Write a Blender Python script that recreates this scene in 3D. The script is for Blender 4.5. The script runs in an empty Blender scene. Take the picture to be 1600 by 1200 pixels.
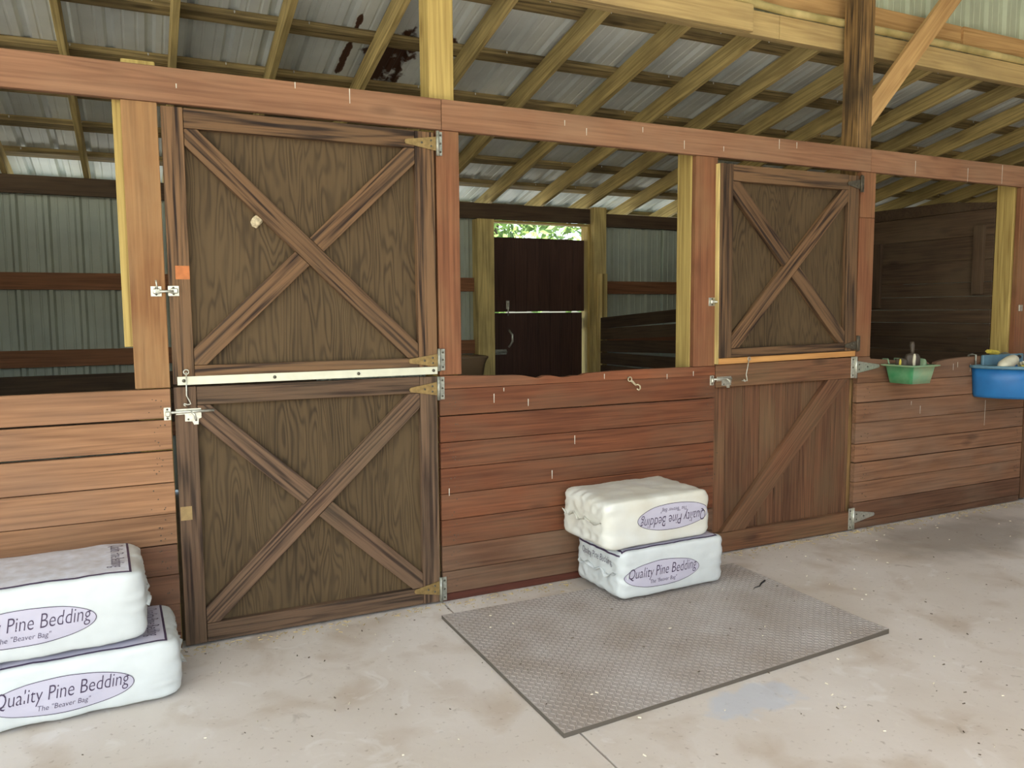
import bpy, bmesh, math, random
from mathutils import Vector, Matrix, noise
from mathutils.bvhtree import BVHTree
random.seed(7)
sc = bpy.context.scene
COL = sc.collection

# ---------------------------------------------------------------- camera
cam_d = bpy.data.cameras.new('camera'); cam = bpy.data.objects.new('camera', cam_d); COL.objects.link(cam)
cam_d.sensor_width = 36; cam_d.lens = 1220 / 1600 * 36; cam_d.clip_start = .05; cam_d.clip_end = 300
ya, pi_, ro = (math.radians(a) for a in (25.45, 5.338, -.4266))
fwd = Vector((math.sin(ya) * math.cos(pi_), math.cos(ya) * math.cos(pi_), -math.sin(pi_)))
rt = Vector((math.cos(ya), -math.sin(ya), 0)); up = rt.cross(fwd)
r2 = rt * math.cos(ro) + up * math.sin(ro); u2 = up * math.cos(ro) - rt * math.sin(ro)
cam.matrix_world = Matrix(((r2.x, u2.x, -fwd.x, 0), (r2.y, u2.y, -fwd.y, -3.8898), (r2.z, u2.z, -fwd.z, 1.5807), (0, 0, 0, 1)))
sc.camera = cam

# ---------------------------------------------------------------- sky, sun, exposure
wd = bpy.data.worlds.new('sky'); sc.world = wd; wd.use_nodes = True
nt = wd.node_tree; nt.nodes.clear()
wo = nt.nodes.new('ShaderNodeOutputWorld'); bg = nt.nodes.new('ShaderNodeBackground'); sk = nt.nodes.new('ShaderNodeTexSky')
sk.sky_type = 'NISHITA'; sk.sun_disc = False; sk.sun_elevation = math.radians(52); sk.sun_rotation = math.radians(215)
sk.air_density = 1.3; sk.dust_density = 2.5; sk.ozone_density = 1.0
bg.inputs[1].default_value = .38
nt.links.new(sk.outputs[0], bg.inputs[0]); nt.links.new(bg.outputs[0], wo.inputs[0])
sd = bpy.data.lights.new('sun', 'SUN'); so = bpy.data.objects.new('sun', sd); COL.objects.link(so)
sd.energy = 8.0; sd.angle = math.radians(.6); sd.color = (1, .97, .92)
so.rotation_euler = Vector((.38, .60, -.95)).to_track_quat('-Z', 'Y').to_euler()   # high sun over the open side of the aisle
vs = sc.view_settings; vs.view_transform = 'Standard'; vs.look = 'None'; vs.exposure = .66; vs.gamma = 1.0; vs.use_curve_mapping = False

# ---------------------------------------------------------------- helpers
def tag(o, label=None, cat=None, group=None, kind=None):
    if label: o['label'] = label
    if cat: o['category'] = cat
    if group: o['group'] = group
    if kind: o['kind'] = kind
    return o
def empty(name, loc=(0, 0, 0), label=None, cat=None, group=None, kind=None):
    o = bpy.data.objects.new(name, None); COL.objects.link(o); o.location = loc; o.empty_display_size = .1
    return tag(o, label, cat, group, kind)
def put(name, me, mat=None, parent=None, world=None):
    o = bpy.data.objects.new(name, me); COL.objects.link(o)
    if mat is not None and len(me.materials) == 0: me.materials.append(mat)
    if parent is not None:
        o.parent = parent
        bpy_m = world if world is not None else Matrix()
        o.matrix_local = WM(parent).inverted() @ bpy_m
    elif world is not None: o.matrix_world = world
    return o
def WM(o):
    if o.parent is None: return o.matrix_basis.copy()
    return WM(o.parent) @ o.matrix_basis
_cache = {}
def boxmesh(L, W, T, bev=.002):
    k = (round(L, 4), round(W, 4), round(T, 4), bev)
    if k in _cache: return _cache[k].copy()
    bm = bmesh.new(); bmesh.ops.create_cube(bm, size=1)
    bmesh.ops.scale(bm, vec=(L, W, T), verts=bm.verts)
    if bev: bmesh.ops.bevel(bm, geom=list(bm.edges), offset=min(bev, T * .3, W * .3), segments=1, affect='EDGES')
    me = bpy.data.meshes.new('board'); bm.to_mesh(me); bm.free(); _cache[k] = me
    return me.copy()
AX = {'x': ((1, 0, 0), (0, 0, 1)), 'z': ((0, 0, 1), (-1, 0, 0)), 'y': ((0, 1, 0), (0, 0, 1))}
def frame(xa, ya_, loc):
    x = Vector(xa).normalized(); y = Vector(ya_); y = (y - x * y.dot(x)).normalized(); z = x.cross(y)
    return Matrix(((x.x, y.x, z.x, loc[0]), (x.y, y.y, z.y, loc[1]), (x.z, y.z, z.z, loc[2]), (0, 0, 0, 1)))
def board(name, mat, x0, x1, y0, y1, z0, z1, along='x', parent=None, bev=.002, tilt=0.0):
    """box board between world bounds; its local X runs along the grain"""
    d = {'x': x1 - x0, 'y': y1 - y0, 'z': z1 - z0}
    c = ((x0 + x1) / 2, (y0 + y1) / 2, (z0 + z1) / 2)
    xa, ya_ = AX[along]
    if along == 'x': dims = (d['x'], d['z'], d['y'])
    elif along == 'z': dims = (d['z'], d['x'], d['y'])
    else: dims = (d['y'], d['z'], d['x'])
    m = frame(xa, ya_, c)
    if tilt: m = Matrix.Translation(c) @ Matrix.Rotation(tilt, 4, 'Y') @ Matrix.Translation(-Vector(c)) @ m
    return put(name, boxmesh(*dims, bev), mat, parent, m)
def beam_between(name, mat, a, b, W, T, upv=(0, 0, 1), parent=None, bev=.002):
    a, b = Vector(a), Vector(b)
    return put(name, boxmesh((b - a).length, W, T, bev), mat, parent, frame(b - a, upv, (a + b) / 2))
def mesh(name, verts, faces, smooth=False):
    me = bpy.data.meshes.new(name); me.from_pydata([tuple(v) for v in verts], [], faces); me.update()
    if smooth: me.polygons.foreach_set('use_smooth', [True] * len(me.polygons))
    return me
def prism_xz(name, poly, y0, y1, mat, parent=None, grain=None, bev=0):
    """polygon in the X/Z plane extruded from y0 to y1; local X along the grain direction"""
    cx = sum(p[0] for p in poly) / len(poly); cz = sum(p[1] for p in poly) / len(poly)
    area = sum(poly[i][0] * poly[(i + 1) % len(poly)][1] - poly[(i + 1) % len(poly)][0] * poly[i][1] for i in range(len(poly)))
    if area < 0: poly = poly[::-1]
    g = grain or (1, 0, 0); m = frame(g, (0, 0, 1) if abs(g[2]) < .9 else (-1, 0, 0), (cx, (y0 + y1) / 2, cz)); mi = m.inverted()
    bm = bmesh.new()
    f = [bm.verts.new(mi @ Vector((p[0], y0, p[1]))) for p in poly]; bk = [bm.verts.new(mi @ Vector((p[0], y1, p[1]))) for p in poly]
    n = len(poly); bm.faces.new(f); bm.faces.new(bk[::-1])
    for i in range(n): bm.faces.new((f[(i + 1) % n], f[i], bk[i], bk[(i + 1) % n]))
    bmesh.ops.recalc_face_normals(bm, faces=bm.faces)
    if bev: bmesh.ops.bevel(bm, geom=list(bm.edges), offset=bev, segments=1, affect='EDGES')
    me = bpy.data.meshes.new(name); bm.to_mesh(me); bm.free()
    return put(name, me, mat, parent, m)
def clip(poly, n, d):
    """keep the part of a 2-D polygon with n.p <= d"""
    out = []
    for i in range(len(poly)):
        a, b = poly[i], poly[(i + 1) % len(poly)]
        fa, fb = n[0] * a[0] + n[1] * a[1] - d, n[0] * b[0] + n[1] * b[1] - d
        if fa <= 0: out.append(a)
        if fa * fb < 0:
            t = fa / (fa - fb); out.append((a[0] + (b[0] - a[0]) * t, a[1] + (b[1] - a[1]) * t))
    return out
def strip(a, b, hw, rect):
    dx, dz = b[0] - a[0], b[1] - a[1]; l = math.hypot(dx, dz); u = (dx / l, dz / l); n = (-u[1], u[0])
    p = [(a[0] - u[0] + n[0] * hw, a[1] - u[1] + n[1] * hw), (a[0] - u[0] - n[0] * hw, a[1] - u[1] - n[1] * hw),
         (b[0] + u[0] - n[0] * hw, b[1] + u[1] - n[1] * hw), (b[0] + u[0] + n[0] * hw, b[1] + u[1] + n[1] * hw)]
    x0, x1, z0, z1 = rect
    for nn, d in (((-1, 0), -x0), ((1, 0), x1), ((0, -1), -z0), ((0, 1), z1)): p = clip(p, nn, d)
    return p, u, n
def tube(pts, r, seg=8, name='tube', cap=True):
    pts = [Vector(p) for p in pts]; V, F = [], []
    for i, p in enumerate(pts):
        t = (pts[min(i + 1, len(pts) - 1)] - pts[max(i - 1, 0)]).normalized()
        a = t.orthogonal().normalized() if i == 0 else (a - t * a.dot(t)).normalized()
        b = t.cross(a); rr = r[i] if isinstance(r, (list, tuple)) else r
        V += [p + (a * math.cos(2 * math.pi * k / seg) + b * math.sin(2 * math.pi * k / seg)) * rr for k in range(seg)]
    for i in range(len(pts) - 1):
        for k in range(seg):
            F.append((i * seg + k, i * seg + (k + 1) % seg, (i + 1) * seg + (k + 1) % seg, (i + 1) * seg + k))
    if cap: F.append(tuple(range(seg))[::-1]); F.append(tuple(range((len(pts) - 1) * seg, len(pts) * seg)))
    return mesh(name, V, F, True)
def join(mes, name):
    bm = bmesh.new()
    for me in mes: bm.from_mesh(me)
    out = bpy.data.meshes.new(name); bm.to_mesh(out); bm.free(); return out

# ---------------------------------------------------------------- materials
def nodes(name):
    m = bpy.data.materials.new(name); m.use_nodes = True; t = m.node_tree
    return m, t, t.nodes['Principled BSDF'], (lambda k: t.nodes.new('ShaderNode' + k)), t.links.new
def plain(name, col, rough=.5, metal=0, vary=0, vscale=20, bump=0, col2=None):
    m, t, b, N, L = nodes(name)
    b.inputs['Roughness'].default_value = rough; b.inputs['Metallic'].default_value = metal
    if vary:
        tc = N('TexCoord'); nz = N('TexNoise'); nz.inputs['Scale'].default_value = vscale; nz.inputs['Detail'].default_value = 5
        L(tc.outputs['Object'], nz.inputs['Vector'])
        r = N('ValToRGB'); r.color_ramp.elements[0].position = .3; r.color_ramp.elements[1].position = .7
        c2 = col2 or tuple(c * (1 - vary) for c in col)
        r.color_ramp.elements[0].color = (*c2, 1); r.color_ramp.elements[1].color = (*col, 1)
        L(nz.outputs['Fac'], r.inputs[0]); L(r.outputs[0], b.inputs['Base Color'])
        if bump:
            bp = N('Bump'); bp.inputs['Strength'].default_value = bump; bp.inputs['Distance'].default_value = .003
            L(nz.outputs['Fac'], bp.inputs['Height']); L(bp.outputs[0], b.inputs['Normal'])
    else: b.inputs['Base Color'].default_value = (*col, 1)
    return m
def wood(name, light, dark, grain=1.0, ring=1.0, knots=True, dirt=None, dirt_amt=.0, rough=.75, bump=.35, contrast=1.0, vary=.22, ringfreq=34, rmap=(.30, 6.0, 6.0)):
    m, t, b, N, L = nodes(name)
    tc = N('TexCoord'); oi = N('ObjectInfo')
    mul = N('VectorMath'); mul.operation = 'MULTIPLY'; mul.inputs[1].default_value = (37, 91, 53)
    cx = N('CombineXYZ')
    for i in range(3): L(oi.outputs['Random'], cx.inputs[i])
    L(cx.outputs[0], mul.inputs[0])
    add = N('VectorMath'); add.operation = 'ADD'; L(tc.outputs['Object'], add.inputs[0]); L(mul.outputs[0], add.inputs[1])
    def mapped(s):
        mp = N('VectorMath'); mp.operation = 'MULTIPLY'; mp.inputs[1].default_value = s; L(add.outputs[0], mp.inputs[0]); return mp.outputs[0]
    def noise_(vec, detail=3, dist=0.0, scale=1):
        n = N('TexNoise'); n.inputs['Scale'].default_value = scale; n.inputs['Detail'].default_value = detail; n.inputs['Distortion'].default_value = dist
        L(vec, n.inputs['Vector']); return n.outputs['Fac']
    def math_(op, a, bb=None, clampit=False):
        n = N('Math'); n.operation = op; n.use_clamp = clampit
        for i, v in enumerate((a, bb)):
            if v is None: continue
            if isinstance(v, (int, float)): n.inputs[i].default_value = v
            else: L(v, n.inputs[i])
        return n.outputs[0]
    fine = noise_(mapped((2.5, 75, 75)), 6, .2)
    broad = noise_(mapped(rmap), 2, .25)
    rings = math_('SINE', math_('MULTIPLY', broad, ringfreq * 2))
    rings = math_('MULTIPLY_ADD', rings, .5); t.nodes[-1].inputs[2].default_value = .5
    rings = math_('POWER', rings, 2.2)
    fac = math_('ADD', math_('MULTIPLY', math_('SUBTRACT', fine, .5), 1.35 * grain), math_('MULTIPLY', math_('SUBTRACT', .42, rings), .30 * ring))
    fac = math_('MULTIPLY_ADD', fac, contrast); t.nodes[-1].inputs[2].default_value = .52
    patch = noise_(mapped((1.1, 3, 3)), 3)
    fac = math_('ADD', fac, math_('MULTIPLY', math_('SUBTRACT', patch, .5), .5), True)
    if knots:
        v = N('TexVoronoi'); v.inputs['Scale'].default_value = 1; L(mapped((1.6, 4.6, 4.6)), v.inputs['Vector'])
        k = N('MapRange'); k.inputs['From Min'].default_value = .05; k.inputs['From Max'].default_value = .15; L(v.outputs['Distance'], k.inputs['Value'])
        fac = math_('MULTIPLY', fac, math_('MULTIPLY_ADD', k.outputs[0], .75)); t.nodes[-2].inputs[2].default_value = .25
    rp = N('ValToRGB'); e = rp.color_ramp.elements
    e[0].position = .05; e[0].color = (*dark, 1); e[1].position = .8; e[1].color = (*light, 1)
    mid = rp.color_ramp.elements.new(.42); mid.color = (*[(a * .5 + c * .5) for a, c in zip(light, dark)], 1)
    L(fac, rp.inputs[0]); colr = rp.outputs[0]
    if dirt:
        d = noise_(mapped((2.2, 4, 4)), 6); mr = N('MapRange'); mr.inputs['From Min'].default_value = .42; mr.inputs['From Max'].default_value = .72
        mr.inputs['To Max'].default_value = dirt_amt; L(d, mr.inputs['Value'])
        mx = N('Mix'); mx.data_type = 'RGBA'; L(mr.outputs[0], mx.inputs[0]); L(colr, mx.inputs[6]); mx.inputs[7].default_value = (*dirt, 1); colr = mx.outputs[2]
    hv = N('HueSaturation'); vr = N('MapRange'); vr.inputs['To Min'].default_value = 1 - vary; vr.inputs['To Max'].default_value = 1 + vary
    L(oi.outputs['Random'], vr.inputs['Value']); L(vr.outputs[0], hv.inputs['Value']); L(colr, hv.inputs['Color'])
    L(hv.outputs[0], b.inputs['Base Color'])
    b.inputs['Roughness'].default_value = rough; b.inputs['Specular IOR Level'].default_value = .3
    bp = N('Bump'); bp.inputs['Strength'].default_value = bump; bp.inputs['Distance'].default_value = .004
    L(fac, bp.inputs['Height']); L(bp.outputs[0], b.inputs['Normal'])
    return m

W_BEAM = wood('stained_beam_wood', (0.313, 0.160, 0.085), (0.132, 0.060, 0.031), ring=.7, contrast=.75, dirt=(.30, .2, .12), dirt_amt=.35, vary=.08)
W_TRIM = wood('stained_trim_wood', (0.266, 0.109, 0.049), (0.100, 0.038, 0.017), ring=.7, contrast=.8, dirt=(.32, .2, .09), dirt_amt=.4, vary=.12)
W_TRIM_TAN = wood('worn_tan_trim_wood', (0.292, 0.146, 0.056), (0.128, 0.051, 0.018), ring=.8, contrast=.8, dirt=(.36, .25, .12), dirt_amt=.4, vary=.06)
W_LEFT = wood('tan_plank_wood', (0.359, 0.185, 0.090), (0.128, 0.060, 0.028), ring=.8, contrast=.75, dirt=(.2, .12, .075), dirt_amt=.45, vary=.14)
W_LEFT_D = wood('dark_brown_plank_wood', (.22, .10, .05), (.08, .035, .018), ring=.8, contrast=.8, dirt=(.14, .10, .07), dirt_amt=.5, vary=.14)
W_MID = wood('red_brown_plank_wood', (0.221, 0.077, 0.032), (0.070, 0.023, 0.010), ring=.8, contrast=.85, dirt=(.19, .11, .06), dirt_amt=.5, vary=.2)
W_MID_D = wood('grey_brown_plank_wood', (0.170, 0.083, 0.044), (0.056, 0.026, 0.013), ring=.8, contrast=.8, dirt=(.2, .14, .09), dirt_amt=.5, vary=.14)
W_BASE = wood('red_base_board_wood', (.11, .032, .018), (.055, .018, .011), ring=.5, contrast=.6, vary=.05)
W_RIGHT = wood('brown_plank_wood', (0.264, 0.132, 0.068), (0.087, 0.041, 0.021), ring=.8, contrast=.75, dirt=(.22, .15, .1), dirt_amt=.5, vary=.14)
W_DOOR = wood('weathered_door_wood', (0.165, 0.091, 0.042), (0.019, 0.010, 0.006), grain=1.5, ring=1.6, contrast=1.3, knots=False, dirt=(.12, .075, .04), dirt_amt=.5, vary=.16, bump=.6)
W_PLY = wood('weathered_plywood', (0.094, 0.060, 0.026), (0.027, 0.017, 0.007), grain=.55, ring=1.6, contrast=.9, knots=False, dirt=(.10, .066, .03), dirt_amt=.6, vary=.04, bump=.45, ringfreq=58, rmap=(1.0, 7.5, 7.5))
W_DOORD = wood('dark_weathered_door_wood', (.150, .088, .050), (.028, .015, .009), grain=1.4, ring=1.4, contrast=1.2, knots=False, dirt=(.10, .07, .04), dirt_amt=.5, vary=.16, bump=.6)
W_DOOR2 = wood('brown_door_wood', (0.184, 0.086, 0.041), (0.052, 0.022, 0.011), ring=.8, contrast=.9, dirt=(.14, .1, .05), dirt_amt=.5, vary=.16)
W_ORANGE = wood('fresh_orange_wood', (.62, .33, .11), (.38, .16, .045), ring=.8, contrast=.7, vary=.03)
W_TREAT = wood('treated_post_wood', (0.513, 0.385, 0.126), (0.228, 0.144, 0.040), ring=1.0, contrast=.8, vary=.06)
W_RAFT = wood('rafter_wood', (0.672, 0.526, 0.213), (0.280, 0.202, 0.069), ring=1.0, contrast=.9, dirt=(.16, .12, .05), dirt_amt=.5, vary=.16)
W_PURL = wood('stained_purlin_wood', (.42, .32, .14), (.07, .05, .022), ring=.7, contrast=1.1, dirt=(.05, .035, .02), dirt_amt=.7, vary=.16)
W_GIRD = wood('pale_girder_wood', (.62, .47, .21), (.33, .22, .09), ring=.8, contrast=.75, dirt=(.3, .22, .11), dirt_amt=.5, vary=.06)
W_BRACE = wood('pale_brace_wood', (.62, .40, .17), (.36, .20, .075), ring=.9, contrast=.8, vary=.04)
W_CHAR = wood('dark_stained_post_wood', (.32, .19, .07), (.035, .022, .012), ring=.7, contrast=1.5, dirt=(.04, .028, .016), dirt_amt=.95, vary=.02)
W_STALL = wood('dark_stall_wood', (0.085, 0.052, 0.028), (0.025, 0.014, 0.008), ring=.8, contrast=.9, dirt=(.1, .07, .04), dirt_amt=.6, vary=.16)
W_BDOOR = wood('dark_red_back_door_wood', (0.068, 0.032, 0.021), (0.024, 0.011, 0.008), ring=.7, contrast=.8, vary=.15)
W_GIRT = wood('red_girt_wood', (.27, .12, .055), (.1, .042, .02), ring=.7, contrast=.8, vary=.1)
M_METAL = plain('galvanised_hardware', (.66, .66, .56), .38, .75, .35, 60)
M_BRASS = plain('tarnished_strap_metal', (.34, .23, .085), .5, .55, .4, 45)
M_STRIP = plain('pale_painted_strip', (.68, .68, .52), .45, .2, .12, 15)
M_SCREW = plain('dark_screw', (.13, .12, .09), .5, .6)
M_IRON = plain('dark_iron_hinge', (.13, .11, .075), .5, .5, .4, 50)
M_SPECK = plain('light_speck_screw_tip', (.9, .9, .88), .25, .3)  # near-white colour puts specks of light at the roof screws
M_ZINC = plain('dull_hinge_metal', (.42, .43, .36), .45, .6, .45, 50)
M_PIPE = plain('yellowed_plastic_pipe', (.70, .58, .26), .35, 0, .5, 7, col2=(.38, .32, .12))
M_BAG = plain('white_plastic_bag', (.63, .67, .655), .36, 0, .10, 9, bump=.4)
M_BAGDUST = plain('dusty_white_plastic_bag', (.70, .715, .66), .4, 0, .3, 6, bump=.4, col2=(.63, .61, .51))
M_LILAC = plain('lilac_print', (.50, .48, .56), .42)
M_LILACD = plain('dusty_lilac_print', (.60, .615, .67), .5, 0, .35, 25, col2=(.47, .455, .46))
M_INK = plain('dark_purple_ink', (.055, .035, .075), .5)
M_GREYINK = plain('grey_ink', (.30, .29, .28), .5)
M_GREEN = plain('green_plastic', (.035, .23, .085), .38, 0, .35, 14, col2=(.13, .30, .15))
M_GREENP = plain('faded_green_plastic', (.17, .34, .2), .42, 0, .3, 14, col2=(.28, .36, .2))
M_BLUE = plain('blue_plastic', (.025, .20, .50), .4, 0, .3, 8, col2=(.018, .15, .41))
M_BLUER = plain('faded_blue_plastic', (.14, .28, .36), .45, 0, .3, 12)
M_BLACK = plain('black_bristle', (.02, .02, .02), .7)
M_DKWOOD = plain('dark_brush_wood', (.06, .045, .03), .55)
M_CREAM = plain('cream_plastic', (.72, .68, .5), .4, 0, .2, 20)
M_YELLOW = plain('yellow_sponge', (.68, .55, .08), .8, 0, .3, 60)
M_BEIGE = plain('brown_plastic_tub', (.20, .13, .07), .5)
M_NEST = plain('dried_mud', (.62, .52, .33), .9, 0, .5, 90, bump=.6)
M_STRAW = plain('straw', (.45, .34, .16), .8)
M_DARKBIT = plain('dark_bits', (.10, .075, .05), .85)
M_PALEBIT = plain('pale_shavings', (.72, .66, .5), .85)
M_BARK = plain('bark', (.14, .10, .07), .9, 0, .5, 12)
M_LEAF = plain('leaves', (.25, .40, .10), .6, 0, .5, 3)
M_PATCH = plain('unfaded_orange_patch', (.52, .17, .045), .7, 0, .3, 30)
M_PATCH2 = plain('unfaded_tan_patch', (.33, .22, .085), .7, 0, .3, 30)
M_WHITE = plain('white_dropping', (.6, .56, .46), .6)

def sheet_mat(name, col, rough, metal, rust=False):
    m, t, b, N, L = nodes(name)
    tc = N('TexCoord'); nz = N('TexNoise'); nz.inputs['Scale'].default_value = 2.2; nz.inputs['Detail'].default_value = 6; L(tc.outputs['Object'], nz.inputs['Vector'])
    r = N('ValToRGB'); r.color_ramp.elements[0].position = .3; r.color_ramp.elements[1].position = .72
    r.color_ramp.elements[0].color = (*[c * .75 for c in col], 1); r.color_ramp.elements[1].color = (*col, 1); L(nz.outputs['Fac'], r.inputs[0])
    c = r.outputs[0]
    if rust:
        g = N('NewGeometry'); mask = None
        n2 = N('TexNoise'); n2.inputs['Scale'].default_value = 9; n2.inputs['Detail'].default_value = 8; L(g.outputs['Position'], n2.inputs['Vector'])
        for (cx, cy, rx, ry) in ((1.66, 1.58, .24, .55), (1.36, 1.62, .04, .36), (1.36, 1.18, .03, .12), (2.02, 1.3, .06, .2)):
            s = N('VectorMath'); s.operation = 'SUBTRACT'; s.inputs[1].default_value = (cx, cy, 0); L(g.outputs['Position'], s.inputs[0])
            mu = N('VectorMath'); mu.operation = 'MULTIPLY'; mu.inputs[1].default_value = (1 / rx, 1 / ry, 0); L(s.outputs[0], mu.inputs[0])
            ln = N('VectorMath'); ln.operation = 'LENGTH'; L(mu.outputs[0], ln.inputs[0])
            mr = N('MapRange'); mr.inputs['From Min'].default_value = .4; mr.inputs['From Max'].default_value = 1.3; mr.inputs['To Min'].default_value = .62; mr.inputs['To Max'].default_value = 0; L(ln.outputs['Value'], mr.inputs['Value'])
            if mask is None: mask = mr.outputs[0]
            else:
                mm = N('Math'); mm.operation = 'MAXIMUM'; L(mask, mm.inputs[0]); L(mr.outputs[0], mm.inputs[1]); mask = mm.outputs[0]
        ad = N('Math'); ad.operation = 'ADD'; L(mask, ad.inputs[0]); L(n2.outputs['Fac'], ad.inputs[1])
        st = N('MapRange'); st.inputs['From Min'].default_value = .93; st.inputs['From Max'].default_value = 1.02; L(ad.outputs[0], st.inputs['Value'])
        mx = N('Mix'); mx.data_type = 'RGBA'; L(st.outputs[0], mx.inputs[0]); L(c, mx.inputs[6]); mx.inputs[7].default_value = (.075, .03, .016, 1); c = mx.outputs[2]
    L(c, b.inputs['Base Color']); b.inputs['Roughness'].default_value = rough; b.inputs['Metallic'].default_value = metal
    return m
M_ROOF = sheet_mat('galvanised_roof_sheet', (.80, .85, .80), .48, .08)
M_ROOFR = sheet_mat('rusty_roof_sheet', (.80, .85, .80), .48, .08, True)
M_WALLS = sheet_mat('shaded_stall_wall_sheet', (.36, .39, .31), .55, .0)  # darker copy of the wall sheet, backlit shade put into its colour
M_CLER = sheet_mat('lit_green_wall_sheet', (.60, .68, .50), .45, .1)  # lighter copy of the same sheet, stronger light put into its colour

def concrete():
    m, t, b, N, L = nodes('dusty_concrete')
    g = N('NewGeometry'); p = g.outputs['Position']
    def nz(s, d=6, dist=0):
        n = N('TexNoise'); n.inputs['Scale'].default_value = s; n.inputs['Detail'].default_value = d; n.inputs['Distortion'].default_value = dist; L(p, n.inputs['Vector']); return n.outputs['Fac']
    def ramp(f, a, bb, ca, cb):
        r = N('ValToRGB'); r.color_ramp.elements[0].position = a; r.color_ramp.elements[1].position = bb
        r.color_ramp.elements[0].color = (*ca, 1); r.color_ramp.elements[1].color = (*cb, 1); L(f, r.inputs[0]); return r.outputs[0]
    def mix(f, a, bb):
        mx = N('Mix'); mx.data_type = 'RGBA'; L(f, mx.inputs[0]); L(a, mx.inputs[6])
        if isinstance(bb, tuple): mx.inputs[7].default_value = (*bb, 1)
        else: L(bb, mx.inputs[7])
        return mx.outputs[2]
    def rng(f, a, bb, hi=1.0):
        r = N('MapRange'); r.inputs['From Min'].default_value = a; r.inputs['From Max'].default_value = bb; r.inputs['To Max'].default_value = hi; L(f, r.inputs['Value']); return r.outputs[0]
    c = ramp(nz(1.1, 8), .32, .7, (.52, .455, .38), (.65, .60, .545))
    c = mix(rng(nz(3.2, 9, .4), .52, .70, .6), c, (.40, .31, .22))
    c = mix(rng(nz(38, 4), .63, .72, .5), c, (.24, .185, .13))
    c = mix(rng(nz(5, 9, 1.5), .61, .70, .32), c, (.74, .72, .69))
    c = mix(rng(nz(7, 6, .8), .67, .72, .45), c, (.26, .21, .16))
    # the pale blue patch beside the mat
    s = N('VectorMath'); s.operation = 'SUBTRACT'; s.inputs[1].default_value = (2.17, -1.56, 0); L(p, s.inputs[0])
    mu = N('VectorMath'); mu.operation = 'MULTIPLY'; mu.inputs[1].default_value = (1 / .26, 1 / .13, 0); L(s.outputs[0], mu.inputs[0])
    ln = N('VectorMath'); ln.operation = 'LENGTH'; L(mu.outputs[0], ln.inputs[0])
    ad = N('Math'); ad.operation = 'MULTIPLY_ADD'; L(nz(9, 6), ad.inputs[0]); ad.inputs[1].default_value = 1.6; L(ln.outputs['Value'], ad.inputs[2])
    mr = N('MapRange'); mr.inputs['From Min'].default_value = 1.75; mr.inputs['From Max'].default_value = 1.45; mr.inputs['To Max'].default_value = .6; L(ad.outputs[0], mr.inputs['Value'])
    c = mix(mr.outputs[0], c, (.47, .51, .57))
    # dark irregular patch at the foot of the far planks
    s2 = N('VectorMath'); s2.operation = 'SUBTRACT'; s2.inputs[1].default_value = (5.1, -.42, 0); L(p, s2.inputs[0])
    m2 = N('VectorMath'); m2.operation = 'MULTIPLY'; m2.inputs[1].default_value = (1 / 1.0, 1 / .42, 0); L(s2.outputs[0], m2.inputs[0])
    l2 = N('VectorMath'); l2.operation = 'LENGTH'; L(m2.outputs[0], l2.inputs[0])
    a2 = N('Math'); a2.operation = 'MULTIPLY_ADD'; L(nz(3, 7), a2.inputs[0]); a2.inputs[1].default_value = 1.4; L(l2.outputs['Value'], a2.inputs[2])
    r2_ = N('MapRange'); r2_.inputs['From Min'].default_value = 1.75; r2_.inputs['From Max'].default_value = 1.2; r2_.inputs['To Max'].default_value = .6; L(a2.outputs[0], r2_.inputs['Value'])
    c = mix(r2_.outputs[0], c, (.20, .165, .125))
    L(c, b.inputs['Base Color']); b.inputs['Roughness'].default_value = .62
    bp = N('Bump'); bp.inputs['Strength'].default_value = .25; bp.inputs['Distance'].default_value = .004; L(nz(22, 8), bp.inputs['Height']); L(bp.outputs[0], b.inputs['Normal'])
    return m
M_CONC = concrete()
M_MAT = plain('dusty_black_rubber', (.38, .345, .315), .8, 0, .4, 3.0, col2=(.29, .245, .205))
M_MATEDGE = plain('rubber_edge', (.10, .085, .065), .8)
M_EARTH = plain('bounce_gravel_ground', (.50, .47, .40), .9, 0, .4, .6, col2=(.40, .38, .31))  # pale gravel tone, lightened to bounce more sun up to the ceiling
M_DIRT = plain('stall_dirt', (.16, .12, .085), .95, 0, .4, 5)

# ---------------------------------------------------------------- the setting: ground and floor
gm = mesh('ground', [(-60, -60, -.06), (80, -60, -.06), (80, 70, -.06), (-60, 70, -.06)], [(0, 1, 2, 3)])
tag(put('ground', gm, M_EARTH), 'pale gravel ground outside the barn, lightened to bounce sun', 'ground', kind='structure')
fl = empty('floor', (0, 0, 0), 'dusty tan concrete aisle floor with one straight control joint', 'floor', kind='structure')
JX = 1.425
board('slab', M_CONC, -8, JX - .0045, -6.2, .10, -.10, 0, 'x', fl, bev=0)
board('slab', M_CONC, JX + .0045, 13, -6.2, .10, -.10, 0, 'x', fl, bev=0)
board('joint_filler', M_SCREW, JX - .0045, JX + .0045, -6.2, .10, -.10, -.012, 'y', fl, bev=0)
tag(board('stall_dirt_floor', M_DIRT, -8, 13, .11, 3.7, -.10, -.03, 'x', None, bev=0), 'dark dirt floor inside the stalls behind the plank fronts', 'floor', kind='structure')

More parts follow.
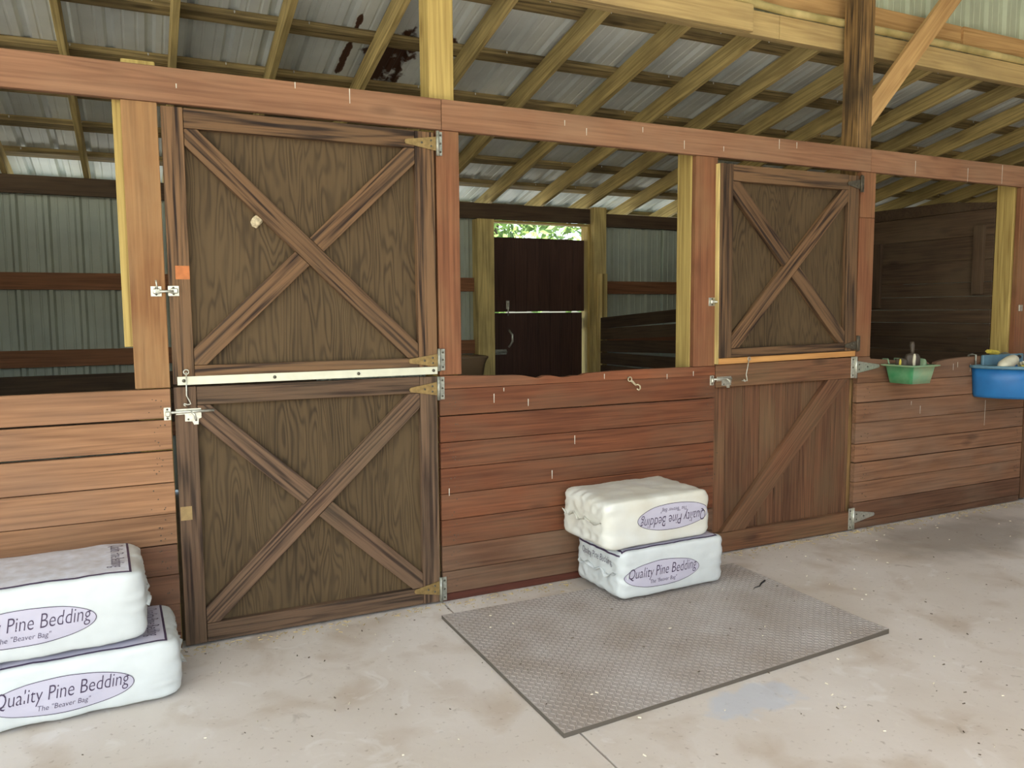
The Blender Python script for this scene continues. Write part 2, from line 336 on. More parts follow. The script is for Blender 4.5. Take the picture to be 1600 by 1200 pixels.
# ---------------------------------------------------------------- stall fronts (plank panels)
def planks(parent, xs, zs, mat_of, y0=0, y1=.038, gap=.0025, jag=.0):
    for i in range(len(zs) - 1):
        zt, zb = zs[i], zs[i + 1]
        g = gap if not isinstance(gap, dict) else gap.get(i, .0025)
        board('plank', mat_of(i), xs[0], xs[1] + random.uniform(-jag, jag), y0 + random.uniform(-.002, .002), y1, zb + g, zt - g * .3, 'x', parent, tilt=random.uniform(-.0012, .0012))
wl = empty('wall_left', (-.8, 0, 0), 'tan plank stall front behind the two bedding bags by the tall dutch door', 'stall wall', kind='structure')
planks(wl, (-2.4, .116), [1.24, 1.097, .948, .80, .654, .509, .366, .222, .08, .004], lambda i: W_LEFT if i < 5 else W_LEFT_D, gap={0: .007, 1: .010, 2: .003}, jag=.002)
wm = empty('wall_middle', (2.35, 0, 0), 'red-brown plank stall front behind the bag stack on the mat', 'stall wall', kind='structure')
top = [(1.431, 1.242), (1.558, 1.237), (1.716, 1.23), (1.867, 1.227), (1.931, 1.221), (2.015, 1.203), (2.031, 1.208), (2.056, 1.216), (2.105, 1.214), (2.163, 1.202), (2.205, 1.202), (2.239, 1.208), (2.294, 1.206), (2.324, 1.217), (2.521, 1.224), (2.703, 1.226), (2.987, 1.225), (3.271, 1.224)]
prism_xz('chewed_top_board', top + [(3.271, 1.168), (1.431, 1.171)], .0, .038, W_MID, wm)
planks(wm, (1.427, 3.272), [1.169, 1.022, .88, .74, .598, .456, .311, .168, .046], lambda i: W_MID if i < 6 else W_MID_D, gap={0: .005}, jag=.002)
board('base_board', W_BASE, 1.427, 3.272, .012, .045, .002, .044, 'x', wm)
wr = empty('wall_right', (5.5, 0, 0), 'brown plank stall front carrying the green basket and blue bucket', 'stall wall', kind='structure')
topr = [(4.66, 1.226), (4.95, 1.205), (5.261, 1.182), (5.29, 1.165), (5.305, 1.152), (5.327, 1.137), (5.352, 1.150), (5.367, 1.177), (5.42, 1.186), (5.481, 1.193), (5.627, 1.203), (5.853, 1.206), (6.44, 1.207)]
prism_xz('chewed_top_board', topr + [(6.44, 1.060), (4.54, 1.058), (4.54, 1.24), (4.655, 1.24)], 0, .038, W_RIGHT, wr)
planks(wr, (4.54, 6.44), [1.056, .915, .772, .621, .484, .346, .197, .055, .004], lambda i: W_RIGHT if i < 6 else W_MID_D, gap={3: .007, 0: .004}, jag=.002)

def nails(parent, ends, zs, y=-.0012):
    r = random.Random(int(ends[0] * 100)); V = []
    for i in range(len(zs) - 1):
        for x in ends:
            for _ in range(r.randint(4, 8)):
                px, pz = x + r.gauss(0, .022), zs[i + 1] + (zs[i] - zs[i + 1]) * r.uniform(.15, .85)
                V.append(tube([(px, y - .0015, pz), (px, y + .004, pz)], r.uniform(.0018, .0034), 6))
    put('nail', join(V, 'nail'), M_DARKBIT, parent)
nails(wl, (.055,), [1.24, 1.097, .948, .80, .654, .509, .366, .222, .08])
nails(wm, (1.50, 3.22), [1.169, 1.022, .88, .74, .598, .456, .311, .168, .046])
nails(wr, (4.64, 6.38), [1.056, .915, .772, .621, .484, .346, .197, .055])
def droppings(parent, spots, y):
    V, F = [], []
    for (x, z, h) in spots:
        k = len(V); w = .0026
        V += [(x - w, y, z), (x + w, y, z), (x + w * .6, y, z - h), (x - w * .6, y, z - h), (x, y - .0015, z - h * .3)]
        F += [(k, k + 1, k + 4), (k + 1, k + 2, k + 4), (k + 2, k + 3, k + 4), (k + 3, k, k + 4)]
    put('white_streak_stain', mesh('stain', V, F), M_WHITE, parent)
droppings(wm, [(1.74, 1.13, .05), (1.95, 1.09, .04), (2.25, .86, .05), (2.9, 1.19, .03), (1.47, .63, .04), (2.1, .67, .05), (1.8, 1.16, .02), (2.45, 1.21, .03), (3.1, 1.2, .03)], -.003)
droppings(wr, [(5.2, .86, .06), (5.55, 1.16, .05), (5.6, 1.17, .04), (5.95, .86, .2), (5.75, 1.15, .06), (5.1, .9, .03)], -.003)
# posts and trims
def post(name, mat, x0, x1, y0, y1, z0, z1, label, cat='post'):
    e = board(name, mat, x0, x1, y0, y1, z0, z1, 'z', None, bev=.004); return tag(e, label, cat)
post('timber_post', W_TREAT, -.02, .118, .045, .185, -.03, 2.70, 'treated square post behind the tan trim by the tall dutch door', 'post')
post('timber_post', W_TREAT, 1.41, 1.548, .045, .185, -.03, 4.4, 'treated square post rising above the beam near the tall dutch door hinges', 'post')
post('timber_post', W_TREAT, 3.10, 3.24, .042, .182, -.03, 2.66, 'yellow treated square post between the open stall window and the short dutch door', 'post')
post('timber_post', W_CHAR, 4.512, 4.648, .045, .185, -.03, 4.5, 'dark weather-stained square post carrying the diagonal brace', 'post')
post('timber_post', W_TREAT, 6.25, 6.39, .042, .182, -.03, 2.66, 'yellow treated square post behind the blue bucket', 'post')
tag(board('nailer_board', W_TREAT, -.062, -.022, .04, .082, 1.432, 2.62, 'z'), 'yellow treated nailer board beside the tan trim', 'board')
def trim(n, mat, x0, x1, z0, z1, label, y0=0.0):
    return tag(board('trim_%d' % n, mat, x0, x1, y0, .038, z0, z1, 'z'), label, 'trim', kind='structure')
trim(1, W_TRIM_TAN, -.028, .117, 1.243, 2.513, 'tan trim board on the latch side of the tall dutch door')
trim(2, W_TRIM, 1.428, 1.553, 1.245, 2.513, 'red-brown trim board on the hinge side of the tall dutch door')
trim(3, W_TRIM, 3.102, 3.268, 1.227, 2.513, 'red-brown trim board on the latch side of the short dutch door')
trim(4, W_TRIM, 4.512, 4.655, 2.205, 2.513, 'short upper trim board on the hinge side of the short dutch door')
trim(5, W_TRIM, 4.512, 4.655, 1.243, 2.203, 'long lower trim board on the hinge side of the short dutch door')
trim(6, W_TRIM, 6.27, 6.43, 1.21, 2.513, 'worn trim board above the blue bucket')
board('keeper', M_METAL, 6.30, 6.345, -.012, 0, 1.55, 1.60, 'x', bpy.data.objects['trim_6'])
# next doorway beyond: its door edge
tag(board('door_7', W_DOOR2, 6.455, 7.7, .0, .05, .02, 2.45, 'z'), 'brown door beyond the blue bucket at the picture edge', 'door', kind='structure')

# long red-brown beam in three lengths
for i, (x0, x1, lb) in enumerate(((-3.2, 1.4545, 'red-brown header beam length over the tall dutch door'), (1.4565, 4.589, 'red-brown header beam length over the open stall window'), (4.591, 8.4, 'red-brown header beam length over the basket and bucket'))):
    hb = tag(board('header_beam', W_BEAM, x0, x1, -.012, .028, 2.514, 2.668, 'x', None, bev=.003), lb, 'beam', kind='structure')
    droppings(hb, [[(.98, 2.665, .07), (.72, 2.667, .03), (.2, 2.60, .02)], [(2.18, 2.63, .03), (2.32, 2.60, .04), (3.0, 2.59, .05), (3.75, 2.66, .06), (3.9, 2.655, .04), (3.3, 2.58, .03), (2.7, 2.64, .03)], [(5.03, 2.62, .09), (5.6, 2.61, .1), (6.0, 2.66, .14)]][i], -.0135)

# ---------------------------------------------------------------- hardware builders
def strap_hinge(parent, mat, x, z0, z1, xs, zs, side, y=-.004, leaf_w=.034, leafmat=None, lift=0):
    """leaf between z0 and z1 at x, tapering strap reaching xs at height zs; side -1 strap to -x"""
    h = empty('hinge'); h.parent = parent; h.matrix_basis = WM(parent).inverted()
    lm = leafmat or mat
    board('leaf', lm, min(x, x - side * leaf_w), max(x, x - side * leaf_w), y - .004, y, z0, z1, 'z', h, bev=.001)
    zc = zs; hh = (z1 - z0) * .30
    prism_xz('strap', [(x + side * .004, zc - hh), (x + side * .004, zc + hh), (xs, zc + .011 + lift), (xs + side * .006, zc + lift), (xs, zc - .011 + lift)], y - .004, y, mat, h)
    put('pin', tube([(x, y - .008, z0 - .002), (x, y - .008, z1 + .002)], .009, 10), M_ZINC if leafmat is None else leafmat, h)
    V = []
    for (sx, sz) in ((x - side * leaf_w * .62, z0 + .018), (x - side * leaf_w * .62, (z0 + z1) / 2), (x - side * leaf_w * .62, z1 - .018), (x + side * .035, zc + hh * .4), (x + side * .035, zc - hh * .4), ((x + xs) / 2, zc)):
        V.append(tube([(sx, y - .007, sz), (sx, y - .003, sz)], .0055, 8))
    put('screw', join(V, 'screw'), M_SCREW, h)
    return h
def hook_eye(parent, x0, z0, x1, z1, y=-.02):
    h = empty('hook_and_eye'); h.parent = parent; h.matrix_basis = WM(parent).inverted()
    ring = [(x0 + .011 * math.cos(a), y, z0 + .011 * math.sin(a)) for a in [2 * math.pi * k / 12 for k in range(13)]]
    put('eye', tube(ring, .0028, 6), M_METAL, h)
    d = Vector((x1 - x0, 0, z1 - z0)); L_ = d.length; d.normalize(); s = Vector((-d.z, 0, d.x)) * (1 if d.x <= .01 else -1)
    p = [Vector((x0, y, z0)), Vector((x0, y, z0)) + d * L_ * .72]
    p += [p[1] + d * L_ * .16 + s * .012, p[1] + d * L_ * .26 + s * .018, p[1] + d * L_ * .28 + s * .004, p[1] + d * L_ * .24 - s * .012]
    put('hook', tube(p, .0032, 6), M_METAL, h)
    put('lower_eye', tube([(x1 - .012, y + .018, z1), (x1 - .012, y - .004, z1), (x1 - .004, y - .006, z1 - .006)], .003, 6), M_METAL, h)
def keeper(parent, x0, x1, z0, z1, y=0):
    k = empty('keeper'); k.parent = parent; k.matrix_basis = WM(parent).inverted()
    board('plate', M_METAL, x0, x1, y - .003, y, z0, z1, 'z', k, bev=.001)
    zc = (z0 + z1) / 2
    board('staple', M_METAL, x0 + (x1 - x0) * .2, x1 - (x1 - x0) * .1, y - .018, y - .003, zc - .012, zc + .012, 'z', k, bev=.004)
    put('screw', join([tube([((x0 + x1) / 2, y - .006, z), ((x0 + x1) / 2, y - .002, z)], .005, 8) for z in (z0 + .009, z1 - .009)], 'screw'), M_SCREW, k)
def slide_bolt(parent, x0, x1, z, xe, drop=.05, y=0, xs=None):
    k = empty('slide_bolt'); k.parent = parent; k.matrix_basis = WM(parent).inverted()
    board('plate', M_METAL, x0, x1, y - .003, y, z - .013, z + .014, 'x', k, bev=.001)
    xm = x0 + (x1 - x0) * .35
    prism_xz('guard', [(xm, z - .01), (x1, z - .01), (x1, z - .014 - drop * .35), (x1 - .012, z - .014 - drop * .45), (x1 - .014, z - .014 - drop), (x1 - .034, z - .014 - drop), (x1 - .04, z - .012 - drop * .72), (xm, z - .012 - drop * .68)], y - .004, y, M_METAL, k)
    put('rod', tube([(xs if xs is not None else x0 - .02, y - .012, z), (xe, y - .012, z + .001)], .0062, 10), M_METAL, k)
    put('lever', tube([(x1 - .045, y - .014, z), (x1 - .03, y - .022, z - .012), (x1 - .024, y - .024, z - drop * .9)], .005, 8), M_METAL, k)
    put('screw', join([tube([(sx, y - .007, sz), (sx, y - .003, sz)], .0045, 8) for sx, sz in ((x1 - .012, z + .002), (xm + .02, z + .002), (xm + .014, z - .012 - drop * .5))], 'screw'), M_SCREW, k)

# ---------------------------------------------------------------- doors
def xdoor(name, label, rect, stL, stR, rt_, rb, solid, mat, ply, hw, yf=0.0, tilt=0.0, off=0.0):
    """framed sheet door with a plank cross; solid: 1 when the unbroken brace falls to the right, -1 when it rises"""
    x0, x1, z0, z1 = rect
    d = empty(name, ((x0 + x1) / 2, .03, z0), label, 'stall door', kind='structure')
    y0, y1 = yf, .038
    board('sheet_panel', ply, x0 + .01, x1 - .01, y1, y1 + .014, z0 + .01, z1 - .01, 'z', d, bev=0)
    board('stile', mat, x0, stL, y0, y1, z0, z1, 'z', d); board('stile', mat, stR, x1, y0, y1, z0, z1 - .004, 'z', d)
    board('rail', mat, stL + .002, stR - .002, y0, y1, rt_, z1 - .002, 'x', d); board('rail', mat, stL + .002, stR - .002, y0, y1, z0 + .002, rb, 'x', d)
    R = (stL + .002, stR - .002, rb + .002, rt_ - .002)
    A, B = ((R[0] + off, R[3] - .01), (R[1], R[2] + .01)) if solid == 1 else ((R[0], R[2] + .01), (R[1], R[3] - .01))
    C, D = ((R[0], R[2] + .012), (R[1], R[3] - .012)) if solid == 1 else ((R[0], R[3] - .012), (R[1], R[2] + .012))
    p, u, n = strip(A, B, hw, R)
    prism_xz('brace', p, y0 + .002, y1, mat, d, (u[0], 0, u[1]), bev=.0015)
    q, u2_, n2_ = strip(C, D, hw, R)
    dn = n[0] * A[0] + n[1] * A[1]
    qa = clip(q, n, dn - hw - .003); qb = clip(q, (-n[0], -n[1]), -(dn + hw + .003))
    prism_xz('brace', qa, y0 + .003, y1, mat, d, (u2_[0], 0, u2_[1]), bev=.0015)
    prism_xz('brace', qb, y0 + .003, y1, mat, d, (u2_[0], 0, u2_[1]), bev=.0015)
    return d
d1 = xdoor('door_1', 'upper half of the tall dutch door, weathered sheet with a cross brace and pale strip below', (.131, 1.416, 1.256, 2.503), .222, 1.313, 2.413, 1.340, 1, W_DOOR, W_PLY, .046)
st = board('metal_strip', M_STRIP, .148, 1.414, -.006, -.001, 1.252, 1.291, 'x', d1, bev=.001)
put('screw', join([tube([(x, -.010, 1.272), (x, -.005, 1.272)], .008, 10) for x in (.175, .58, .99, 1.39)], 'screw'), M_SCREW, st)
board('unfaded_patch', M_PATCH, .161, .221, -.0012, .001, 1.736, 1.797, 'z', d1, bev=0)
strap_hinge(d1, M_BRASS, 1.432, 2.383, 2.503, 1.262, 2.441, -1, leafmat=M_ZINC, leaf_w=.026)
strap_hinge(d1, M_BRASS, 1.422, 1.270, 1.384, 1.262, 1.325, -1, leafmat=M_ZINC)
keeper(d1, .126, .173, 1.66, 1.706); put('latch_rod', tube([(.075, -.016, 1.680), (.15, -.016, 1.681)], .006, 8), M_METAL, d1)
keeper(bpy.data.objects['trim_1'], .055, .100, 1.658, 1.704)
put('latch_lever', tube([(.082, -.018, 1.69), (.080, -.024, 1.712), (.078, -.022, 1.73)], .004, 6), M_METAL, bpy.data.objects['trim_1'])
hook_eye(d1, .186, 1.313, .182, 1.162)
d2 = xdoor('door_2', 'lower half of the tall dutch door, weathered sheet with a cross brace and bolt', (.131, 1.412, .012, 1.243), .226, 1.317, 1.156, .102, -1, W_DOORD, W_PLY, .048)
board('unfaded_patch', M_PATCH2, .135, .185, -.0012, .001, .617, .682, 'z', d2, bev=0)
strap_hinge(d2, M_BRASS, 1.417, 1.116, 1.236, 1.262, 1.175, -1, leafmat=M_ZINC)
strap_hinge(d2, M_BRASS, 1.412, .016, .146, 1.268, .09, -1, leafmat=M_ZINC)
slide_bolt(d2, .135, .244, 1.128, .300, .048)
keeper(bpy.data.objects['wall_left'], .084, .114, 1.093, 1.152)

# short dutch door: upper leaf stands a little proud and sags at the latch side
d3 = xdoor('door_3', 'upper half of the short dutch door, framed sheet with cross brace over an orange edge strip', (3.272, 4.505, 1.288, 2.487), 3.376, 4.402, 2.385, 1.345, -1, W_DOOR, W_PLY, .047, yf=-.0)
board('edge_strip', W_ORANGE, 3.272, 4.505, -.004, .04, 1.249, 1.286, 'x', d3)
board('side_strip', W_RAFT, 3.265, 3.271, .002, .052, 1.249, 2.485, 'z', d3)
strap_hinge(d3, M_IRON, 4.512, 2.375, 2.485, 4.39, 2.425, -1, leafmat=M_IRON); strap_hinge(d3, M_IRON, 4.514, 1.285, 1.39, 4.40, 1.325, -1, leafmat=M_IRON)
hook_eye(d3, 3.505, 1.276, 3.472, 1.137)
d3.matrix_basis = Matrix.Translation((4.51, 0, 1.3)) @ Matrix.Rotation(math.radians(1.6), 4, 'Z') @ Matrix.Rotation(math.radians(-.55), 4, 'Y') @ Matrix.Translation((-4.51, 0, -1.3)) @ d3.matrix_basis
keeper(bpy.data.objects['trim_3'], 3.213, 3.262, 1.603, 1.655); put('latch_rod', tube([(3.235, -.018, 1.628), (3.35, -.026, 1.631)], .0065, 8), M_METAL, bpy.data.objects['trim_3'])

d4 = empty('door_4', (3.9, .03, .01), 'lower half of the short dutch door, upright boards with one diagonal brace', 'stall door', kind='structure')
vx = [3.282, 3.394, 3.537, 3.681, 3.818, 3.908, 4.05, 4.189, 4.335, 4.478, 4.502]
for a, b_ in zip(vx[:-1], vx[1:]):
    if b_ - a > .05: board('upright_plank', W_DOOR2, a + .0015, b_ - .0015, .036 + random.uniform(0, .002), .058, .03, 1.2, 'z', d4)
board('upright_plank', W_DOOR2, 4.479, 4.506, .036, .058, .03, 1.2, 'z', d4)
board('rail', W_DOOR2, 3.278, 4.508, -.002, .036, 1.092, 1.237, 'x', d4, tilt=math.radians(-.35)); board('rail', W_DOOR2, 3.29, 4.508, -.002, .036, .008, .137, 'x', d4)
Rr = (3.298, 4.505, .139, 1.094); p, u, n = strip((3.41, .10), (4.42, 1.16), .072, Rr)
prism_xz('brace', p, 0, .036, W_DOOR2, d4, (u[0], 0, u[1]), bev=.0015)
strap_hinge(d4, M_METAL, 4.508, 1.098, 1.245, 4.742, 1.172, 1, leaf_w=.042, leafmat=M_METAL); strap_hinge(d4, M_METAL, 4.53, .012, .165, 4.744, .098, 1, leaf_w=.042, leafmat=M_METAL)
slide_bolt(d4, 3.285, 3.40, 1.142, 3.395, .045, y=-.002, xs=3.25); keeper(bpy.data.objects['wall_middle'], 3.232, 3.262, 1.105, 1.166)

# ---------------------------------------------------------------- stall roof: rafters, purlins, ribbed sheets
SL = .2246
def zr(y): return 2.70 + SL * (3.6 - y)          # underside of the rafters
rf = empty('roof', (3, 2, 3), 'low shed roof over the stalls with rafters, purlins and ribbed metal sheets', 'roof', kind='structure')
sl = Vector((0, 1, -SL)).normalized(); nrm = Vector((0, SL, 1)).normalized()
RX = [-2.74, -2.13, -1.52, -.91, -.335, .272, .88, 1.49, 2.10, 2.72, 3.34, 3.94, 4.50, 5.085, 5.69, 6.30, 6.91, 7.52, 8.13, 8.74, 9.35, 9.96, 10.57, 11.2]
for x in RX:
    a = Vector((x, .31, zr(.31))); b_ = Vector((x, 4.18, zr(4.18)))
    beam_between('rafter', W_RAFT, a + nrm * .07, b_ + nrm * .07, .14, .04, nrm, rf)
PY = [.66, 1.27, 1.87, 2.42, 2.95, 3.50, 4.12]
for y in PY:
    c = Vector((0, y, zr(y))) + nrm * (.14 + .016)
    m = frame((1, 0, 0), sl, (4.1, c.y, c.z)); put('purlin', boxmesh(19, .10, .044), W_PURL, rf, m)
def sheet(w=.9144, L_=4.3, h=.026, n=4, minor=2):
    prof = []; p = w / n
    for i in range(n + 1):
        c = i * p
        prof += [(c - .032, 0), (c - .014, h), (c + .014, h), (c + .032, 0)]
        if i < n:
            for k in range(minor):
                mc = c + p * (k + 1) / (minor + 1); prof += [(mc - .010, 0), (mc - .004, .004), (mc + .004, .004), (mc + .010, 0)]
    V, F = [], []
    for (x, z) in prof: V += [(x, 0, z), (x, L_, z)]
    for i in range(len(prof) - 1): F.append((2 * i, 2 * i + 2, 2 * i + 3, 2 * i + 1))
    return mesh('ribbed_sheet', V, F)
s0 = Vector((0, .30, zr(.30))) + nrm * .179
sheet_me = sheet(); sheet_me.materials.append(M_ROOF); sheet_r = sheet_me.copy(); sheet_r.materials.clear(); sheet_r.materials.append(M_ROOFR)
for i in range(21):
    x = -2.6 - 3 * .9144 + .9144 * i + .005
    m = frame((1, 0, 0), sl, (x, s0.y, s0.z + (.0012 if i % 2 else 0)))
    put('metal_sheet', sheet_r if 6 <= i <= 8 else sheet_me, None, rf, m)

tips = []  # bright dots standing for light specks beside the purlins
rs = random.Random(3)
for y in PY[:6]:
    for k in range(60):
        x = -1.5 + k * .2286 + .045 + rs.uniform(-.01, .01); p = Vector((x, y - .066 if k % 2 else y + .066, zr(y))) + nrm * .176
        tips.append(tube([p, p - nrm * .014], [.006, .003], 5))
tag(put('screw_light_specks', join(tips, 'screw_light_specks'), M_SPECK, rf), kind='stuff')
# front girder, pipe, ledger and upper wall
gb = empty('girder_beam', (3, .2, 3.38), 'pale doubled girder carrying the upper ends of the rafters', 'beam', kind='structure')
for x0, x1 in ((-3.2, 1.47), (1.473, 3.96), (3.963, 8.6), (8.603, 11)):
    board('girder_board', W_GIRD, x0, x1, .228, .266, 3.38, 3.535, 'x', gb)
board('girder_board', W_GIRD, -3.2, 3.70, .188, .226, 3.38, 3.55, 'x', gb); board('girder_board', W_GIRD, -3.2, 11, .268, .306, 3.385, 3.53, 'x', gb)
tag(put('water_pipe', tube([(x, .222 + .004 * math.sin(x * 2.1), (3.578 if x < 4.0 else 3.564) + .0015 * math.sin(x * 1.3 + 1)) for x in [-.8 + k * .3 for k in range(40)]], .026, 14), M_PIPE), 'yellowed plastic pipe lying along the top of the pale girder', 'pipe')
wu = empty('wall_upper', (3, .25, 3.6), 'pale green ribbed metal wall above the girder with wooden ledger boards', 'wall', kind='structure')
board('ledger_board', W_BRACE, -3.2, 5.86, .272, .308, 3.60, 3.75, 'x', wu); board('ledger_board', W_BRACE, 5.862, 11, .254, .292, 3.595, 3.745, 'x', wu)
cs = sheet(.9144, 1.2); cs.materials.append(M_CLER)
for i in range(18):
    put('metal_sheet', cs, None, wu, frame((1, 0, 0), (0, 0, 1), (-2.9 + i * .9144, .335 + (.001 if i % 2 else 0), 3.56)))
p, u, n = strip((4.60, 2.86), (5.60, 3.97), .069, (4.652, 7, 2.5, 4.5))
tag(prism_xz('knee_brace', p, .07, .108, W_BRACE, None, (u[0], 0, u[1]), bev=.002), 'pale diagonal brace rising from the dark stained post to the roof', 'brace')

# ---------------------------------------------------------------- back wall of the stalls
YB = 3.66
wb = empty('wall_back', (2, YB, 0), 'pale ribbed metal back wall with wooden girts and header', 'wall', kind='structure')
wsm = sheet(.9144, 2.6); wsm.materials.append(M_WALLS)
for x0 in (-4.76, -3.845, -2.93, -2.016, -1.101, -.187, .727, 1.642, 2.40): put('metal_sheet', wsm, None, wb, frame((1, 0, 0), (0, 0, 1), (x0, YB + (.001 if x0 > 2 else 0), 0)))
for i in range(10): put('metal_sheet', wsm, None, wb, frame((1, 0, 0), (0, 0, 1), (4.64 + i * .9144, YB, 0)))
for z0, z1 in ((1.785, 1.925), (1.145, 1.285), (.5, .64)):
    board('girt', W_GIRT, -3, 3.15, 3.618, 3.656, z0, z1, 'x', wb); board('girt', W_GIRT, 4.69, 11, 3.618, 3.656, z0 - .02, z1 - .02, 'x', wb)
board('kick_board', W_STALL, -3, 1.5, 3.58, 3.616, .93, 1.075, 'x', wb); board('kick_board', W_STALL, -3, 1.5, 3.58, 3.616, .78, .928, 'x', wb); board('kick_board', W_STALL, -3, 1.5, 3.58, 3.616, .63, .778, 'x', wb)
board('header', W_STALL, -3, 1.5, 3.57, 3.61, 2.555, 2.70, 'x', wb); board('header', W_STALL, 1.503, 4.515, 3.57, 3.61, 2.525, 2.683, 'x', wb); board('header', W_STALL, 4.66, 11, 3.59, 3.63, 2.505, 2.645, 'x', wb)
board('lintel', W_TREAT, 3.33, 4.52, 3.59, 3.70, 2.50, 2.522, 'x', wb)
board('back_post', W_RAFT, 3.15, 3.335, 3.52, 3.66, -.03, 2.52, 'z', wb); board('back_post', W_RAFT, 4.53, 4.69, 3.52, 3.66, -.03, 2.70, 'z', wb)
board('door_jamb', W_TREAT, 4.497, 4.528, 3.60, 3.74, 0, 2.52, 'z', wb)
board('cleat', W_RAFT, 4.57, 4.605, 3.46, 3.518, 0, 1.98, 'z', wb); board('cleat', W_RAFT, 4.63, 4.668, 3.46, 3.518, 0, 1.98, 'z', wb)
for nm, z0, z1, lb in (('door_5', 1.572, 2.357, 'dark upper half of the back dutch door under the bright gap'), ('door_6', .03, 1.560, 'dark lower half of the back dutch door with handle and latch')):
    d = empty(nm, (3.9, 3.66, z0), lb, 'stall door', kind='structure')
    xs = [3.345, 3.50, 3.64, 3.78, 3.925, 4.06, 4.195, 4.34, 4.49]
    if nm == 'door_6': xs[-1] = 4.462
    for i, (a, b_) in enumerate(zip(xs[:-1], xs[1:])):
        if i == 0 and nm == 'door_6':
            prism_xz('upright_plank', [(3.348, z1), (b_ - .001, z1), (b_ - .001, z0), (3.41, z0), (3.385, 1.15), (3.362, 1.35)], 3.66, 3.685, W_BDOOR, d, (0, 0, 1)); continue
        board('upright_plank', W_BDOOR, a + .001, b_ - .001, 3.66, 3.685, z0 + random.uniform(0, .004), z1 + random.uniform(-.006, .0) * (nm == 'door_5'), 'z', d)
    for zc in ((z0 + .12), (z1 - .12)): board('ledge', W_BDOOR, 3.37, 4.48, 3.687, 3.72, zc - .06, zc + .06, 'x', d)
    if nm == 'door_5':
        board('barrel_bolt', M_METAL, 3.53, 3.565, 3.650, 3.659, 1.60, 1.69, 'z', d); put('bolt_rod', tube([(3.548, 3.645, 1.53), (3.548, 3.645, 1.67)], .008, 8), M_METAL, d)
    else:
        put('handle', tube([(3.56, 3.66, 1.38), (3.56, 3.63, 1.36), (3.575, 3.60, 1.33), (3.575, 3.60, 1.26), (3.56, 3.63, 1.215), (3.56, 3.66, 1.20)], [.012, .010, .012, .012, .010, .012], 8), M_METAL, d)
        put('latch', tube([(3.33, 3.645, 1.145), (3.53, 3.645, 1.148)], .008, 8), M_ZINC, d); board('latch_plate', M_ZINC, 3.40, 3.53, 3.652, 3.659, 1.12, 1.175, 'x', d)

# partitions between the stalls
wn = empty('wall_partition_unseen', (-1.6, 1.8, 0), 'unseen plank partition added to darken the stall behind the tan planks', 'wall', kind='structure')  # out of view, put in to keep light out of this stall
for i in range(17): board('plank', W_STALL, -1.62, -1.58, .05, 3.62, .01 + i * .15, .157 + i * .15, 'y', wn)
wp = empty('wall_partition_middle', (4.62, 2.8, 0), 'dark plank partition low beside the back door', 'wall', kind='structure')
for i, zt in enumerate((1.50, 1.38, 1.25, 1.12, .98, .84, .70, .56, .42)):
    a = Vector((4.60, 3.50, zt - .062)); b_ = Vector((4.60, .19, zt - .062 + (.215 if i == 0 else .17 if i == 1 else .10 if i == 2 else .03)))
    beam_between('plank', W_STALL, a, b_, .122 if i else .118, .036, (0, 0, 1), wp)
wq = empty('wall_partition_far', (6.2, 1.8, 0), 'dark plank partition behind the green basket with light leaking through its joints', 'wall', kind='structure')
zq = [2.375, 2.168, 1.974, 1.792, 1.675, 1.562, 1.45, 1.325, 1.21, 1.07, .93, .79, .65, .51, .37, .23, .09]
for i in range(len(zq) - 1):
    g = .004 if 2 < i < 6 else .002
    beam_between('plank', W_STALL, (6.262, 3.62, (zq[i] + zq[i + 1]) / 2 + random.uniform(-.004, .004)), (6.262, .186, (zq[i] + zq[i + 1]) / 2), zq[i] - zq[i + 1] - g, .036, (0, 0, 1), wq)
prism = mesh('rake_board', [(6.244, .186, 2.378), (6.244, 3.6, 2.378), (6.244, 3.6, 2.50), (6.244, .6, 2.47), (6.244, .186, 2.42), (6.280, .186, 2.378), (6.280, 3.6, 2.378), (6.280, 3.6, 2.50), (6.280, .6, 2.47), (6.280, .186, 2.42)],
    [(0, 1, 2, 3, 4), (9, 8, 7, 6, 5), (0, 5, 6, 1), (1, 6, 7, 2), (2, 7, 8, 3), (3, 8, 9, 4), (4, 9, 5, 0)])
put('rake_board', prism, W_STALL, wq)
board('cleat', W_STALL, 6.207, 6.242, .25, .335, 1.69, 2.25, 'z', wq); board('cleat', W_STALL, 6.207, 6.242, 1.22, 1.31, 1.58, 2.17, 'z', wq)

# ---------------------------------------------------------------- unseen rest of the aisle, openings and eave shaped for the light
ar = mesh('roof_aisle', [(-7, .32, 4.75), (13, .32, 4.75), (13, -5.5, 4.1), (-7, -5.5, 4.1), (-7, .32, 4.80), (13, .32, 4.80), (13, -5.5, 4.15), (-7, -5.5, 4.15)], [(0, 1, 2, 3), (7, 6, 5, 4), (0, 4, 5, 1), (2, 6, 7, 3), (1, 5, 6, 2), (0, 3, 7, 4)])  # eave height and edge placed so sun and bounce reach the aisle
tag(put('roof_aisle', ar, M_ROOF), 'unseen metal roof over the aisle, eave set to let bounced sun in', 'roof', kind='structure')
tag(board('wall_light_block', W_RIGHT, 2.2, 13, -6.25, -6.2, 0, 3.45, 'x', None, bev=0), 'unseen plank wall across the aisle, added to block light from that side', 'wall', kind='structure')  # added blocker, its open end steers light in from one side
tag(board('wall_end', W_RIGHT, 13, 13.05, -6.25, 3.7, 0, 4.7, 'y', None, bev=0), 'plank end wall of the aisle', 'wall', kind='structure')

